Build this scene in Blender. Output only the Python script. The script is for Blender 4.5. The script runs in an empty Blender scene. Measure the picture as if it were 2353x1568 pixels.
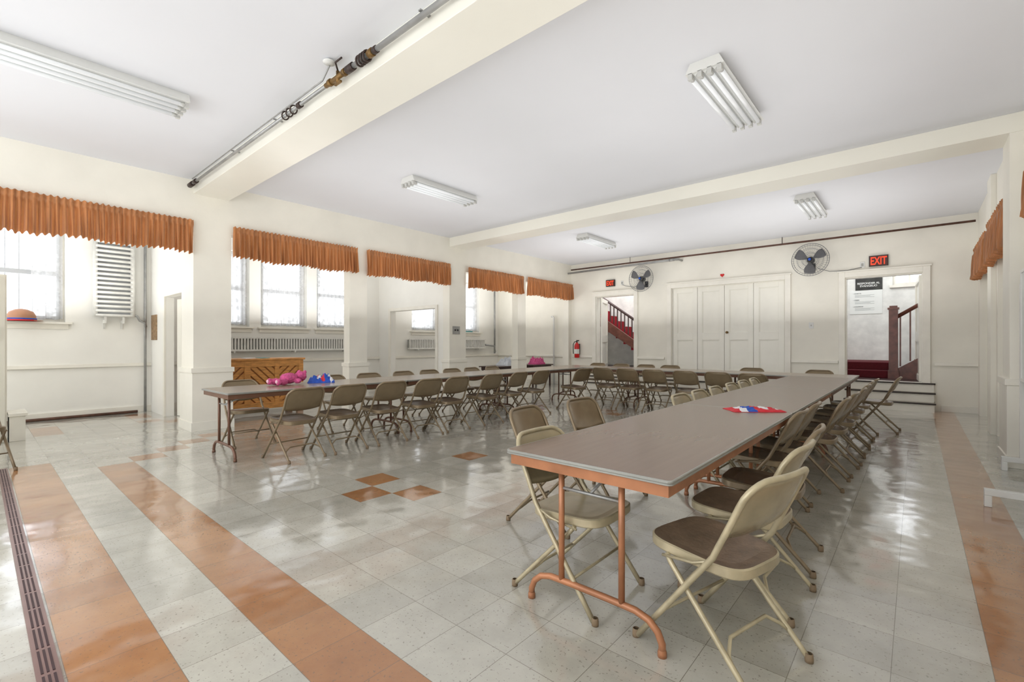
import bpy, math, random
from mathutils import Vector, Matrix, noise
random.seed(4)
S=bpy.context.scene
COL=S.collection
pi=math.pi
H=3.70
# ------------------------------------------------------------ materials
def lin(c):
    return tuple(((x/255)/12.92 if x/255<=0.04045 else (((x/255)+0.055)/1.055)**2.4) for x in c)
def mat(name,rgb,rough=0.5,metal=0.0,var=0.06,vscale=3.0,bump=0.0,bscale=40.0,spec=0.5,emis=0.0,stretch=None,transl=0.0,coat=0.0):
    m=bpy.data.materials.new(name); m.use_nodes=True
    nt=m.node_tree; n=nt.nodes; l=nt.links
    b=n['Principled BSDF']; out=n['Material Output']
    c=lin(rgb)
    tc=n.new('ShaderNodeTexCoord'); mp=n.new('ShaderNodeMapping')
    l.new(tc.outputs['Object'],mp.inputs['Vector'])
    if stretch: mp.inputs['Scale'].default_value=stretch
    nz=n.new('ShaderNodeTexNoise'); nz.inputs['Scale'].default_value=vscale; nz.inputs['Detail'].default_value=5
    l.new(mp.outputs[0],nz.inputs['Vector'])
    cr=n.new('ShaderNodeValToRGB')
    cr.color_ramp.elements[0].position=0.3; cr.color_ramp.elements[1].position=0.7
    cr.color_ramp.elements[0].color=(*[max(0,x*(1-var*2)) for x in c],1)
    cr.color_ramp.elements[1].color=(*[min(1,x*(1+var)) for x in c],1)
    l.new(nz.outputs['Fac'],cr.inputs['Fac']); l.new(cr.outputs['Color'],b.inputs['Base Color'])
    b.inputs['Roughness'].default_value=rough; b.inputs['Metallic'].default_value=metal
    b.inputs['Specular IOR Level'].default_value=spec
    b.inputs['Coat Weight'].default_value=coat
    if emis>0:
        l.new(cr.outputs['Color'],b.inputs['Emission Color']); b.inputs['Emission Strength'].default_value=emis
    if bump>0:
        nb=n.new('ShaderNodeTexNoise'); nb.inputs['Scale'].default_value=bscale; nb.inputs['Detail'].default_value=4
        l.new(mp.outputs[0],nb.inputs['Vector'])
        bp=n.new('ShaderNodeBump'); bp.inputs['Strength'].default_value=bump; bp.inputs['Distance'].default_value=0.01
        l.new(nb.outputs['Fac'],bp.inputs['Height']); l.new(bp.outputs[0],b.inputs['Normal'])
    if transl>0:
        tr=n.new('ShaderNodeBsdfTranslucent'); l.new(cr.outputs['Color'],tr.inputs['Color'])
        mx=n.new('ShaderNodeMixShader'); mx.inputs[0].default_value=transl
        l.new(b.outputs[0],mx.inputs[1]); l.new(tr.outputs[0],mx.inputs[2]); l.new(mx.outputs[0],out.inputs['Surface'])
    return m
WALL=mat('wall_cream',(240,236,224),0.45,var=0.04,vscale=1.3,bump=0.15,bscale=14)
WALLW=mat('wall_white',(243,241,234),0.5,var=0.03,vscale=1.2,bump=0.12,bscale=12)
PLAST=mat('hall_plaster',(228,228,223),0.5,var=0.08,vscale=4,bump=0.6,bscale=7)
CEIL=mat('ceiling_paint',(226,227,231),0.7,var=0.012,vscale=0.8)
BEAM=mat('beam_paint',(240,237,225),0.35,var=0.02,vscale=1.0)
TRIM=mat('trim_paint',(241,237,226),0.35,var=0.03,vscale=4)
DOORM=mat('door_paint',(244,241,230),0.3,var=0.02,vscale=3)
WHITE=mat('white_enamel',(226,226,222),0.3,var=0.02)
TUBE=mat('tube_glass',(238,241,244),0.2,var=0.0,emis=0.12)
RAD=mat('radiator_paint',(226,225,219),0.45,var=0.06,vscale=10)
DARK=mat('dark_iron',(66,52,46),0.5,metal=0.3,var=0.15,vscale=20)
BLACK=mat('black_plastic',(28,27,28),0.4)
RUST=mat('rusty_pipe',(98,66,52),0.6,var=0.2,vscale=14)
STEEL=mat('galvanised_steel',(168,168,166),0.42,metal=0.55,var=0.1,vscale=8)
BRASS=mat('brass',(128,98,54),0.5,metal=0.5,var=0.25,vscale=16)
GREYBL=mat('fan_blade_grey',(100,100,102),0.45,metal=0.0)
WIRE=mat('fan_wire',(120,121,123),0.35,metal=0.4)
TAUPE=mat('taupe_enamel',(138,121,96),0.3,metal=0.3,var=0.1,vscale=9)
TAUPE2=mat('taupe_back',(134,117,91),0.24,metal=0.3,var=0.08,vscale=7)
BEIGE=mat('beige_enamel',(186,174,144),0.3,metal=0.25,var=0.12,vscale=12)
BEIGE2=mat('beige_back',(172,159,130),0.26,metal=0.35,var=0.08,vscale=9)
SEATB=mat('seat_brown',(108,90,74),0.22,metal=0.2,var=0.12,vscale=12)
SEATW=mat('seat_worn_brown',(120,100,82),0.38,var=0.14,vscale=14,bump=0.2,bscale=60)
TOP=mat('walnut_laminate',(122,101,86),0.26,var=0.035,vscale=4,stretch=(8,0.5,1))
TOP2=mat('tan_laminate',(154,137,119),0.22,var=0.04,vscale=4,stretch=(6,0.5,1))
EDGE=mat('aluminium_edging',(166,166,160),0.4,metal=0.4,var=0.08)
SOCK=mat('lamp_socket_grey',(200,200,196),0.4,var=0.03)
COPPER=mat('copper_enamel',(178,120,84),0.36,metal=0.2,var=0.12,vscale=8)
BROWNL=mat('brown_enamel',(116,82,64),0.35,metal=0.2,var=0.08,vscale=8)
RUBBER=mat('rubber_cap',(128,108,84),0.7)
OAK=mat('golden_oak',(210,148,82),0.38,var=0.16,vscale=8,stretch=(1,1,5))
OAKD=mat('dark_oak',(160,100,48),0.4,var=0.14,vscale=8,stretch=(1,1,5))
REDC=mat('red_carpet',(150,20,34),0.95,var=0.1,vscale=30,bump=0.4,bscale=200)
DRED=mat('maroon_carpet',(92,16,28),0.95,var=0.1,vscale=30,bump=0.4,bscale=200)
MAHO=mat('mahogany',(112,66,54),0.35,var=0.2,vscale=8)
DWOOD=mat('dark_wood',(62,38,34),0.4,var=0.1,vscale=8)
EXTR=mat('extinguisher_red',(205,30,30),0.25,var=0.03)
SIGNO=mat('exit_letter_red',(238,72,38),0.4,var=0.0,emis=0.5)
SIGNB=mat('exit_face_dark',(78,40,34),0.4)
PINK=mat('pink_plush',(214,92,146),0.95,var=0.16,vscale=20,bump=0.8,bscale=120)
PINKL=mat('pale_pink_plush',(240,190,205),0.95,var=0.08,vscale=20,bump=0.5,bscale=120)
POSTB=mat('poster_black',(50,50,46),0.5,var=0.45,vscale=6)
POSTW=mat('poster_white',(228,230,226),0.5,var=0.01)
GREYT=mat('poster_grey_text',(140,144,142),0.6)
TEAL=mat('teal_plastic',(50,150,150),0.4)
BLUEC=mat('blue_cloth',(34,84,190),0.6,var=0.1,vscale=20)
REDCL=mat('red_cloth',(208,38,52),0.6,var=0.06)
WHITEC=mat('white_cloth',(232,232,236),0.6,var=0.04)
BROWNC=mat('brown_cap_cloth',(176,128,98),0.6,var=0.08)
PLASTIC=mat('plastic_bag',(226,230,236),0.2,var=0.05,transl=0.3)
NOTICE=mat('brown_notice',(160,130,96),0.6,var=0.25,vscale=20)
TRACK=mat('bronze_track',(140,112,108),0.3,metal=0.5,var=0.1)
SLOT=mat('track_slot',(60,36,40),0.6)
NOSE=mat('dark_nosing',(60,52,46),0.5)
TREAD=mat('worn_tread',(158,150,136),0.4,var=0.12,vscale=8)
SASH=mat('sash_grey_paint',(176,178,180),0.4,var=0.04)
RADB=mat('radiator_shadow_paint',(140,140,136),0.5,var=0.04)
def cloth_mat():
    m=mat('valance_cloth',(200,136,84),0.45,var=0.2,vscale=2.0,transl=0.36)
    nt=m.node_tree;n=nt.nodes
    mp=[x for x in n if x.type=='MAPPING'][0]; mp.inputs['Scale'].default_value=(1,18,0.7)
    n['Principled BSDF'].inputs['Sheen Weight'].default_value=.4
    return m
VAL=cloth_mat()
def lace_mat():
    m=bpy.data.materials.new('white_lace'); m.use_nodes=True
    nt=m.node_tree;n=nt.nodes;l=nt.links
    out=n['Material Output'];b=n['Principled BSDF']
    b.inputs['Base Color'].default_value=(0.7,0.7,0.7,1);b.inputs['Roughness'].default_value=0.8
    tr=n.new('ShaderNodeBsdfTranslucent');tr.inputs['Color'].default_value=(0.62,0.62,0.62,1)
    m1=n.new('ShaderNodeMixShader');m1.inputs[0].default_value=0.5
    l.new(b.outputs[0],m1.inputs[1]);l.new(tr.outputs[0],m1.inputs[2])
    tp=n.new('ShaderNodeBsdfTransparent')
    tc=n.new('ShaderNodeTexCoord')
    vo=n.new('ShaderNodeTexVoronoi');vo.inputs['Scale'].default_value=9;vo.feature='SMOOTH_F1'
    l.new(tc.outputs['Object'],vo.inputs['Vector'])
    nz=n.new('ShaderNodeTexNoise');nz.inputs['Scale'].default_value=22;l.new(tc.outputs['Object'],nz.inputs['Vector'])
    mm=n.new('ShaderNodeMath');mm.operation='MULTIPLY';l.new(vo.outputs['Distance'],mm.inputs[0]);l.new(nz.outputs['Fac'],mm.inputs[1])
    cr=n.new('ShaderNodeValToRGB');cr.color_ramp.elements[0].position=0.15;cr.color_ramp.elements[1].position=0.21
    cr.color_ramp.elements[0].color=(0.97,0.97,0.97,1);cr.color_ramp.elements[1].color=(0.80,0.80,0.80,1)
    l.new(mm.outputs[0],cr.inputs['Fac'])
    m2=n.new('ShaderNodeMixShader');l.new(cr.outputs['Color'],m2.inputs[0])
    l.new(tp.outputs[0],m2.inputs[1]);l.new(m1.outputs[0],m2.inputs[2]);l.new(m2.outputs[0],out.inputs['Surface'])
    return m
LACE=lace_mat()
GLASS=bpy.data.materials.new('window_glass');GLASS.use_nodes=True
def glassfix():
    nt=GLASS.node_tree;n=nt.nodes;l=nt.links
    tp=n.new('ShaderNodeBsdfTransparent');gl=n.new('ShaderNodeBsdfGlossy');gl.inputs['Roughness'].default_value=0.02
    nz=n.new('ShaderNodeTexNoise');nz.inputs['Scale'].default_value=3
    cr=n.new('ShaderNodeValToRGB');cr.color_ramp.elements[0].color=(0.86,0.88,0.9,1);cr.color_ramp.elements[1].color=(1,1,1,1)
    cr.color_ramp.elements[0].position=.3;cr.color_ramp.elements[1].position=.6
    l.new(nz.outputs['Fac'],cr.inputs['Fac']);l.new(cr.outputs[0],tp.inputs['Color'])
    mx=n.new('ShaderNodeMixShader');mx.inputs[0].default_value=0.04
    l.new(tp.outputs[0],mx.inputs[1]);l.new(gl.outputs[0],mx.inputs[2]);l.new(mx.outputs[0],n['Material Output'].inputs['Surface'])
glassfix()
def floor_mat(name,rgb,rgb2):
    m=bpy.data.materials.new(name);m.use_nodes=True
    nt=m.node_tree;n=nt.nodes;l=nt.links;b=n['Principled BSDF']
    tc=n.new('ShaderNodeTexCoord')
    def math_(op,a,bb=None,c=None):
        x=n.new('ShaderNodeMath');x.operation=op
        for i,v in enumerate((a,bb,c)):
            if v is None: continue
            if isinstance(v,(int,float)): x.inputs[i].default_value=v
            else: l.new(v,x.inputs[i])
        return x.outputs[0]
    sp=n.new('ShaderNodeSeparateXYZ');l.new(tc.outputs['Object'],sp.inputs[0])
    ux=math_('DIVIDE',math_('SUBTRACT',sp.outputs[0],0.23),0.305)
    uy=math_('DIVIDE',math_('SUBTRACT',sp.outputs[1],0.235),0.305)
    fx=math_('ABSOLUTE',math_('SUBTRACT',math_('FRACT',ux),0.5)); fy=math_('ABSOLUTE',math_('SUBTRACT',math_('FRACT',uy),0.5))
    mxx=math_('MAXIMUM',fx,fy)
    line=math_('GREATER_THAN',mxx,0.4955)
    cb=n.new('ShaderNodeCombineXYZ');l.new(math_('FLOOR',ux),cb.inputs[0]);l.new(math_('FLOOR',uy),cb.inputs[1])
    wn=n.new('ShaderNodeTexWhiteNoise');l.new(cb.outputs[0],wn.inputs['Vector'])
    nz=n.new('ShaderNodeTexNoise');nz.inputs['Scale'].default_value=3.5;nz.inputs['Detail'].default_value=10;nz.inputs['Roughness'].default_value=.7;l.new(tc.outputs['Object'],nz.inputs['Vector'])
    f=math_('ADD',math_('MULTIPLY',wn.outputs['Value'],0.25),math_('MULTIPLY',nz.outputs['Fac'],0.75))
    cr=n.new('ShaderNodeValToRGB');cr.color_ramp.elements[0].position=0.2;cr.color_ramp.elements[1].position=0.85
    cr.color_ramp.elements[0].color=(*lin(rgb),1);cr.color_ramp.elements[1].color=(*lin(rgb2),1);l.new(f,cr.inputs['Fac'])
    vo=n.new('ShaderNodeTexNoise');vo.inputs['Scale'].default_value=70;vo.inputs['Detail'].default_value=3;l.new(tc.outputs['Object'],vo.inputs['Vector'])
    spk=math_('GREATER_THAN',vo.outputs['Fac'],0.645)
    m1=n.new('ShaderNodeMix');m1.data_type='RGBA';l.new(math_('MULTIPLY',spk,0.45),m1.inputs[0]);l.new(cr.outputs[0],m1.inputs[6]);m1.inputs[7].default_value=(0.09,0.08,0.06,1)
    m2=n.new('ShaderNodeMix');m2.data_type='RGBA';l.new(math_('MULTIPLY',line,0.68),m2.inputs[0]);l.new(m1.outputs[2],m2.inputs[6]);m2.inputs[7].default_value=(0.10,0.08,0.06,1)
    l.new(m2.outputs[2],b.inputs['Base Color'])
    n2=n.new('ShaderNodeTexNoise');n2.inputs['Scale'].default_value=2.5;n2.inputs['Detail'].default_value=3;l.new(tc.outputs['Object'],n2.inputs['Vector'])
    rr=n.new('ShaderNodeMapRange');l.new(n2.outputs['Fac'],rr.inputs[0]);rr.inputs[1].default_value=0.3;rr.inputs[2].default_value=0.7;rr.inputs[3].default_value=0.12;rr.inputs[4].default_value=0.22
    l.new(rr.outputs[0],b.inputs['Roughness'])
    n3=n.new('ShaderNodeTexNoise');n3.inputs['Scale'].default_value=3.0;n3.inputs['Detail'].default_value=1.5;l.new(tc.outputs['Object'],n3.inputs['Vector'])
    wc=n.new('ShaderNodeSeparateColor');l.new(wn.outputs['Color'],wc.inputs[0])
    tilt=math_('ADD',math_('MULTIPLY',math_('SUBTRACT',wc.outputs[0],0.5),math_('FRACT',ux)),math_('MULTIPLY',math_('SUBTRACT',wc.outputs[1],0.5),math_('FRACT',uy)))
    hh=math_('ADD',math_('MULTIPLY',n3.outputs['Fac'],1.0),math_('MULTIPLY',tilt,0.22))
    hh=math_('SUBTRACT',hh,math_('MULTIPLY',line,0.03))
    bp=n.new('ShaderNodeBump');bp.inputs['Strength'].default_value=0.5;bp.inputs['Distance'].default_value=0.022
    l.new(hh,bp.inputs['Height']);l.new(bp.outputs[0],b.inputs['Normal'])
    b.inputs['Specular IOR Level'].default_value=0.8
    b.inputs['Coat Weight'].default_value=0.7;b.inputs['Coat Roughness'].default_value=0.10
    l.new(bp.outputs[0],b.inputs['Coat Normal'])
    return m
FL1=floor_mat('tile_grey',(154,151,141),(200,197,186)); FL2=floor_mat('tile_orange',(136,88,50),(184,132,84))
# ------------------------------------------------------------ mesh builder
class MB:
    def __init__(s): s.v=[];s.f=[];s.sm=[];s.mi=[]
    def add(s,vs,fs,smooth=False,mi=0):
        o=len(s.v); s.v+= [tuple(v) for v in vs]
        for f in fs: s.f.append([i+o for i in f]); s.sm.append(smooth); s.mi.append(mi)
        return s
    def box(s,x0,x1,y0,y1,z0,z1,mi=0,M=None):
        vs=[Vector(p) for p in [(x0,y0,z0),(x1,y0,z0),(x1,y1,z0),(x0,y1,z0),(x0,y0,z1),(x1,y0,z1),(x1,y1,z1),(x0,y1,z1)]]
        if M: vs=[M@v for v in vs]
        return s.add(vs,[(0,3,2,1),(4,5,6,7),(0,1,5,4),(1,2,6,5),(2,3,7,6),(3,0,4,7)],False,mi)
    def tube(s,pts,r,seg=8,mi=0,closed=False):
        pts=[Vector(p) for p in pts]; n=len(pts); vs=[];fs=[]
        up=None
        for i,p in enumerate(pts):
            if closed: t=(pts[(i+1)%n]-pts[i-1]).normalized()
            else: t=(pts[min(i+1,n-1)]-pts[max(i-1,0)]).normalized()
            if up is None:
                up=Vector((0,0,1)) if abs(t.z)<0.9 else Vector((1,0,0))
            a=(up-t*up.dot(t))
            if a.length<1e-5: a=Vector((0,1,0))-t*t.y
            a.normalize(); b=t.cross(a); up=a
            rr=r[i] if isinstance(r,(list,tuple)) else r
            for k in range(seg):
                an=2*pi*k/seg; vs.append(p+(a*math.cos(an)+b*math.sin(an))*rr)
        m=n if closed else n-1
        for i in range(m):
            j=(i+1)%n
            for k in range(seg):
                k2=(k+1)%seg
                fs.append((i*seg+k,i*seg+k2,j*seg+k2,j*seg+k))
        s.add(vs,fs,True,mi)
        if not closed:
            o=len(s.v)-len(vs)
            s.f.append([o+k for k in range(seg)][::-1]);s.sm.append(False);s.mi.append(mi)
            s.f.append([o+(n-1)*seg+k for k in range(seg)]);s.sm.append(False);s.mi.append(mi)
        return s
    def cyl(s,a,b,r,seg=16,mi=0): return s.tube([a,b],r,seg,mi)
    def lathe(s,prof,c=(0,0,0),seg=20,mi=0,axis='z'):
        vs=[];fs=[]
        for r,z in prof:
            for k in range(seg):
                a=2*pi*k/seg
                if axis=='z': vs.append((c[0]+r*math.cos(a),c[1]+r*math.sin(a),c[2]+z))
                else: vs.append((c[0]+r*math.cos(a),c[1]+z,c[2]+r*math.sin(a)))
        for i in range(len(prof)-1):
            for k in range(seg):
                k2=(k+1)%seg; fs.append((i*seg+k,i*seg+k2,(i+1)*seg+k2,(i+1)*seg+k))
        return s.add(vs,fs,True,mi)
    def sphere(s,c,r,seg=16,rings=10,mi=0,sc=(1,1,1)):
        vs=[];fs=[]
        for i in range(rings+1):
            ph=pi*i/rings
            for k in range(seg):
                a=2*pi*k/seg
                vs.append((c[0]+r*sc[0]*math.sin(ph)*math.cos(a),c[1]+r*sc[1]*math.sin(ph)*math.sin(a),c[2]+r*sc[2]*math.cos(ph)))
        for i in range(rings):
            for k in range(seg):
                k2=(k+1)%seg; fs.append((i*seg+k,(i+1)*seg+k,(i+1)*seg+k2,i*seg+k2))
        return s.add(vs,fs,True,mi)
    def shell(s,fn,nu,nv,th,mi=0,smooth=True):
        A=[];B=[]
        for j in range(nv+1):
            for i in range(nu+1):
                p,nn=fn(i/nu,j/nv); p=Vector(p);nn=Vector(nn)
                A.append(p+nn*th/2);B.append(p-nn*th/2)
        w=nu+1;N=len(A);fs=[]
        for j in range(nv):
            for i in range(nu):
                a=j*w+i;fs.append((a,a+1,a+w+1,a+w));fs.append((N+a,N+a+w,N+a+w+1,N+a+1))
        s.add(A+B,fs,smooth,mi)
        o=len(s.v)-2*N;E=[]
        for i in range(nu): E.append((i,N+i,N+i+1,i+1)); q=nv*w+i;E.append((q,q+1,N+q+1,N+q))
        for j in range(nv): a=j*w;E.append((a,a+w,N+a+w,N+a)); q=j*w+nu;E.append((q,N+q,N+q+w,q+w))
        for e in E: s.f.append([o+x for x in e]);s.sm.append(False);s.mi.append(mi)
        return s
    def mesh(s,name,mats):
        me=bpy.data.meshes.new(name); me.from_pydata(s.v,[],s.f); me.update()
        if not isinstance(mats,(list,tuple)): mats=[mats]
        for m in mats: me.materials.append(m)
        me.polygons.foreach_set('use_smooth',s.sm); me.polygons.foreach_set('material_index',s.mi)
        me.update(); return me
def link(name,data,parent=None,loc=(0,0,0),rot=(0,0,0),label=None,category=None,group=None,kind=None,bevel=0,scale=None):
    o=bpy.data.objects.new(name,data); COL.objects.link(o)
    o.location=loc; o.rotation_euler=rot
    if scale: o.scale=scale
    if parent: o.parent=parent
    if label: o['label']=label
    if category and not parent: o['category']=category
    if group: o['group']=group
    if kind: o['kind']=kind
    if bevel:
        b=o.modifiers.new('bevel','BEVEL');b.width=bevel;b.segments=2;b.limit_method='ANGLE'
    return o
def struct(name,mb,mats,label,bevel=0):
    return link(name,mb.mesh(name,mats),label=label,category=name.split('_')[0],kind='structure',bevel=bevel)
def thing(name,parts,loc,rz=0,label='',category='',group=None,rot=None):
    r=link(name,None,loc=loc,rot=rot or (0,0,rz),label=label,category=category,group=group)
    r.empty_display_size=0.1
    out={}
    for p in parts:
        pn,me=p[0],p[1]; kw=p[2] if len(p)>2 else {}
        kw=dict(kw); par=kw.pop('under',None)
        o=link(pn,me,parent=(out[par] if par else r),**kw); out[pn]=o
    return r
def text_mesh(body,size,extrude,m,spacing=1.0,bold=0.0,align='CENTER'):
    c=bpy.data.curves.new('txt','FONT');c.body=body;c.size=size;c.extrude=extrude;c.align_x=align;c.align_y='CENTER'
    c.offset=bold;c.space_line=spacing
    o=bpy.data.objects.new('txt',c);COL.objects.link(o)
    bpy.context.view_layer.update()
    dg=bpy.context.evaluated_depsgraph_get()
    me=bpy.data.meshes.new_from_object(o.evaluated_get(dg)); me.materials.clear();me.materials.append(m)
    bpy.data.objects.remove(o);return me
# ------------------------------------------------------------ shell
def openwall(axis,p0,p1,u0,u1,z0,z1,ops):
    mb=MB(); us=sorted(set([u0,u1]+[o[0] for o in ops]+[o[1] for o in ops]))
    for a,b in zip(us[:-1],us[1:]):
        if b-a<1e-6: continue
        mid=(a+b)/2; segs=[(z0,z1)]
        for o in ops:
            if o[0]<mid<o[1]:
                ns=[]
                for s0,s1 in segs:
                    if o[2]>s0: ns.append((s0,min(s1,o[2])))
                    if o[3]<s1: ns.append((max(s0,o[3]),s1))
                segs=[q for q in ns if q[1]-q[0]>1e-6]
        for s0,s1 in segs:
            if axis=='x': mb.box(p0,p1,a,b,s0,s1)
            else: mb.box(a,b,p0,p1,s0,s1)
    return mb
mb=MB()
orange=set()
for j in range(-8,40): orange.add((0,j))
for i in range(-22,0): orange.add((i,2))
for i in range(-24,0): orange.add((i,0))
for q in [(-23,3),(-24,4),(-25,5),(-26,6),(-13,6),(-14,7),(-12,7),(-14,11),(-15,24),(-16,25),(-34,1),(-33,1),(-32,1),(-35,5),(-36,5),(-33,5),(-32,6)]: orange.add(q)
for i in range(-39,6):
    for j in range(-6,39):
        x=0.23+0.305*i;y=0.235+0.305*j
        x0=max(x,-11.4);x1=min(x+.305,1.7);y1=min(y+.305,12.05)
        if x1<=x0 or y1<=y: continue
        mb.add([(x0,y,0),(x1,y,0),(x1,y1,0),(x0,y1,0)],[(0,1,2,3)],False,1 if (i,j) in orange else 0)
struct('floor',mb,[FL1,FL2],'polished grey vinyl tile floor with orange tile bands')
struct('ceiling',MB().box(-11.4,1.1,-1.6,12.25,H,H+.15),CEIL,'plain pale painted plaster ceiling')
struct('wall_back',openwall('y',-1.75,-1.6,-11.4,1.1,0,H,[(-10.9,-8.5,.8,3.3),(-7.6,-4.4,.5,3.4),(-3.6,.4,.5,3.4)]),WALL,'unseen cream wall with three openings sized to let in light')  # unseen wall behind the camera, added with openings to limit incoming daylight
D1=(-7.15,-5.93,.53,2.67);DD=(-4.87,-2.24,.53,2.74);D2=(-1.13,.10,.53,2.68)
struct('wall_far',openwall('y',12.05,12.25,-11.4,1.1,0,H,[D1,DD,D2]),WALL,'cream painted end wall with three raised doorways')
PIERS=[(-.5,-.05,.22),(2.11,2.61,.6),(4.61,4.98,.2),(7.09,7.60,.22),(9.50,9.83,.2)]
mb=MB()
mb.box(-8.25,-8.03,-1.6,12.05,2.98,H)
for a,b,d in PIERS:
    mb.box(-8.03-d,-8.03,a,b,0,2.98)
    mb.box(-8.03-d-.015,-8.03+.02,a-.02,b+.02,0,.86)
    mb.box(-8.03-d-.025,-8.03+.035,a-.035,b+.035,.86,.93)
    mb.box(-8.03-d-.025,-8.03+.035,a-.035,b+.035,0,.13)
mb.box(-8.25,-8.03,11.9,12.05,0,2.98)
struct('wall_left',mb,WALL,'cream arcade wall with square piers and wide openings')
WIN=[(-.45,1.03),(2.95,3.97),(4.21,5.25),(5.50,6.50),(8.35,9.35),(10.1,11.12)]
ZW0,ZW1=1.66,3.3
struct('wall_alcove',openwall('x',-11.4,-11.1,-1.6,12.05,0,H,[(a,b,ZW0,ZW1) for a,b in WIN]),WALLW,'cream side alcove wall with tall windows')
struct('wall_partition_near',openwall('y',2.22,2.34,-11.1,-8.63,0,H,[(-10.02,-8.8,0,2.12)]),WALLW,'cream partition wall with a doorway')
struct('wall_partition_middle',openwall('y',7.25,7.40,-11.1,-8.25,0,H,[(-10.54,-8.70,0,2.14)]),WALLW,'cream partition wall with a wide doorway')
n_tr=[0]
def trim(mb,label,m=TRIM,bev=0.004):
    n_tr[0]+=1
    return struct('trim_%d'%n_tr[0],mb,m,label,bev)
trim(MB().box(-10.62,-10.54,7.22,7.25,0,2.22).box(-8.70,-8.62,7.22,7.25,0,2.22).box(-10.54,-8.70,7.22,7.25,2.14,2.22),'white casing around the partition opening')
trim(MB().box(-10.10,-10.02,2.19,2.22,0,2.20).box(-8.80,-8.72,2.19,2.22,0,2.20).box(-10.02,-8.80,2.19,2.22,2.12,2.20),'white casing around the alcove doorway')
mb=openwall('x',.86,1.06,-1.6,12.05,0,H,[(7.75,9.35,0,2.55),(9.95,11.75,0,2.55),(5.1,6.9,0,2.55)])
struct('wall_right',mb,WALL,'cream side wall with tall recessed openings')
mb=MB().box(.74,.86,7.09,7.60,0,H-.2);mb.box(.715,.86,7.06,7.63,0,.86).box(.70,.86,7.05,7.64,.86,.93).box(.70,.86,7.05,7.64,0,.13)
struct('wall_right_pier',mb,WALL,'cream pier projecting from the side wall',0.004)
struct('wall_right_pilaster',MB().box(.80,.86,9.45,9.85,0,H),WALL,'shallow cream pilaster on the side wall',0.004)
struct('ceiling_beam',MB().box(-8.03,.86,2.11,2.58,3.50,H),BEAM,'deep cream painted ceiling beam',0.004)
struct('ceiling_beam_far',MB().box(-8.03,.86,7.09,7.58,3.50,H),BEAM,'deep cream painted ceiling beam',0.004)
trim(MB().box(-11.1,-11.06,-1.5,2.22,.87,.93),'cream chair rail moulding')
trim(MB().box(-11.1,-11.06,2.34,7.25,.87,.93),'cream chair rail moulding')
trim(MB().box(-11.1,-11.06,7.40,12.05,.87,.93),'cream chair rail moulding')
for a,b in [(-11.05,-8.3),(-7.99,-7.27),(-5.82,-5.06),(-2.12,-1.25),(.27,.86)]:
    trim(MB().box(a,b,12.005,12.05,.87,.93),'cream chair rail moulding')
nb=[0]
for a,b in [(-11.05,-8.3),(-7.99,-7.3),(-5.8,-5.1),(-2.1,-1.35),(.36,.86)]:
    nb[0]+=1
    struct('baseboard_far_%d'%nb[0],MB().box(a,b,12.02,12.05,0,.12),TRIM,'white painted baseboard',0.004)
struct('baseboard_alcove',MB().box(-11.1,-11.07,-1.5,2.22,0,.12).box(-11.1,-11.07,2.34,7.25,0,.12).box(-11.1,-11.07,7.4,12.02,0,.12),TRIM,'white painted baseboard')
def casing(o,w=.11):
    x0,x1,z0,z1=o
    mb=MB().box(x0-w,x0,12.0,12.05,z0-.0,z1+w).box(x1,x1+w,12.0,12.05,z0,z1+w).box(x0,x1,12.0,12.05,z1,z1+w)
    mb.box(x0-w-.02,x1+w+.02,11.985,12.05,z1+w,z1+w+.03)
    mb.box(x0-.01,x0+.02,12.05,12.25,z0,z1).box(x1-.02,x1+.01,12.05,12.25,z0,z1).box(x0+.02,x1-.02,12.05,12.25,z1-.02,z1+.0)
    trim(mb,'white painted door casing')
for o in (D1,DD,D2): casing(o)
def leaf(w,h,t=.05,panels=None):
    mb=MB();s=.11
    panels=panels or [(.12,.80),(1.0,h-.12)]
    mb.box(0,s,-t/2,t/2,0,h).box(w-s,w,-t/2,t/2,0,h)
    zs=[0]+[v for p in panels for v in p]+[h]
    for i in range(0,len(zs),2): mb.box(s,w-s,-t/2,t/2,zs[i],zs[i+1])
    for a,b in panels:
        mb.box(s,w-s,-t/2+.022,t/2-.022,a,b)
        for q in (-1,1):
            y0,y1=sorted((q*(t/2-.022),q*(t/2-.008)))
            mb.box(s,s+.016,y0,y1,a,b).box(w-s-.016,w-s,y0,y1,a,b).box(s+.016,w-s-.016,y0,y1,a,a+.016).box(s+.016,w-s-.016,y0,y1,b-.016,b)
    return mb
nd=[0]
def door(mb,loc,rz,label,knob=None):
    nd[0]+=1
    o=link('door_%d'%nd[0],mb.mesh('door',DOORM),loc=loc,rot=(0,0,rz),label=label,category='door',kind='structure',bevel=.002)
    if knob:
        k=MB().lathe([(0,-.07),(.022,-.068),(.03,-.05),(.022,-.035),(.01,-.03),(.01,-.01),(.028,-.008),(.028,0),(0,0)],(knob[0],-.0225,knob[1]),16,axis='y')
        link('knob',k.mesh('knob',BRASS),parent=o,label='brass door knob')
    return o
xs=[-4.85,-4.21,-3.56,-2.905,-2.26]
for i in range(4):
    door(leaf(xs[i+1]-xs[i]-.012,2.19,panels=[(.12,.85),(1.02,2.07)]),(xs[i]+.006,12.10,.535),0,'closed white panelled folding door leaf',(.06,1.03) if i==2 else None)
door(leaf(1.15,2.12),(-7.12,12.30,.535),math.radians(111),'white panelled door standing open into the stair hall')
door(leaf(1.17,2.12),(.07,12.29,.535),math.radians(93),'white panelled door standing open into the stair hall')
door(leaf(1.58,2.53,panels=[(.15,1.1),(1.25,2.4)]),(.98,7.76,.005),math.radians(90),'tall white panelled door in the side wall')
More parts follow.
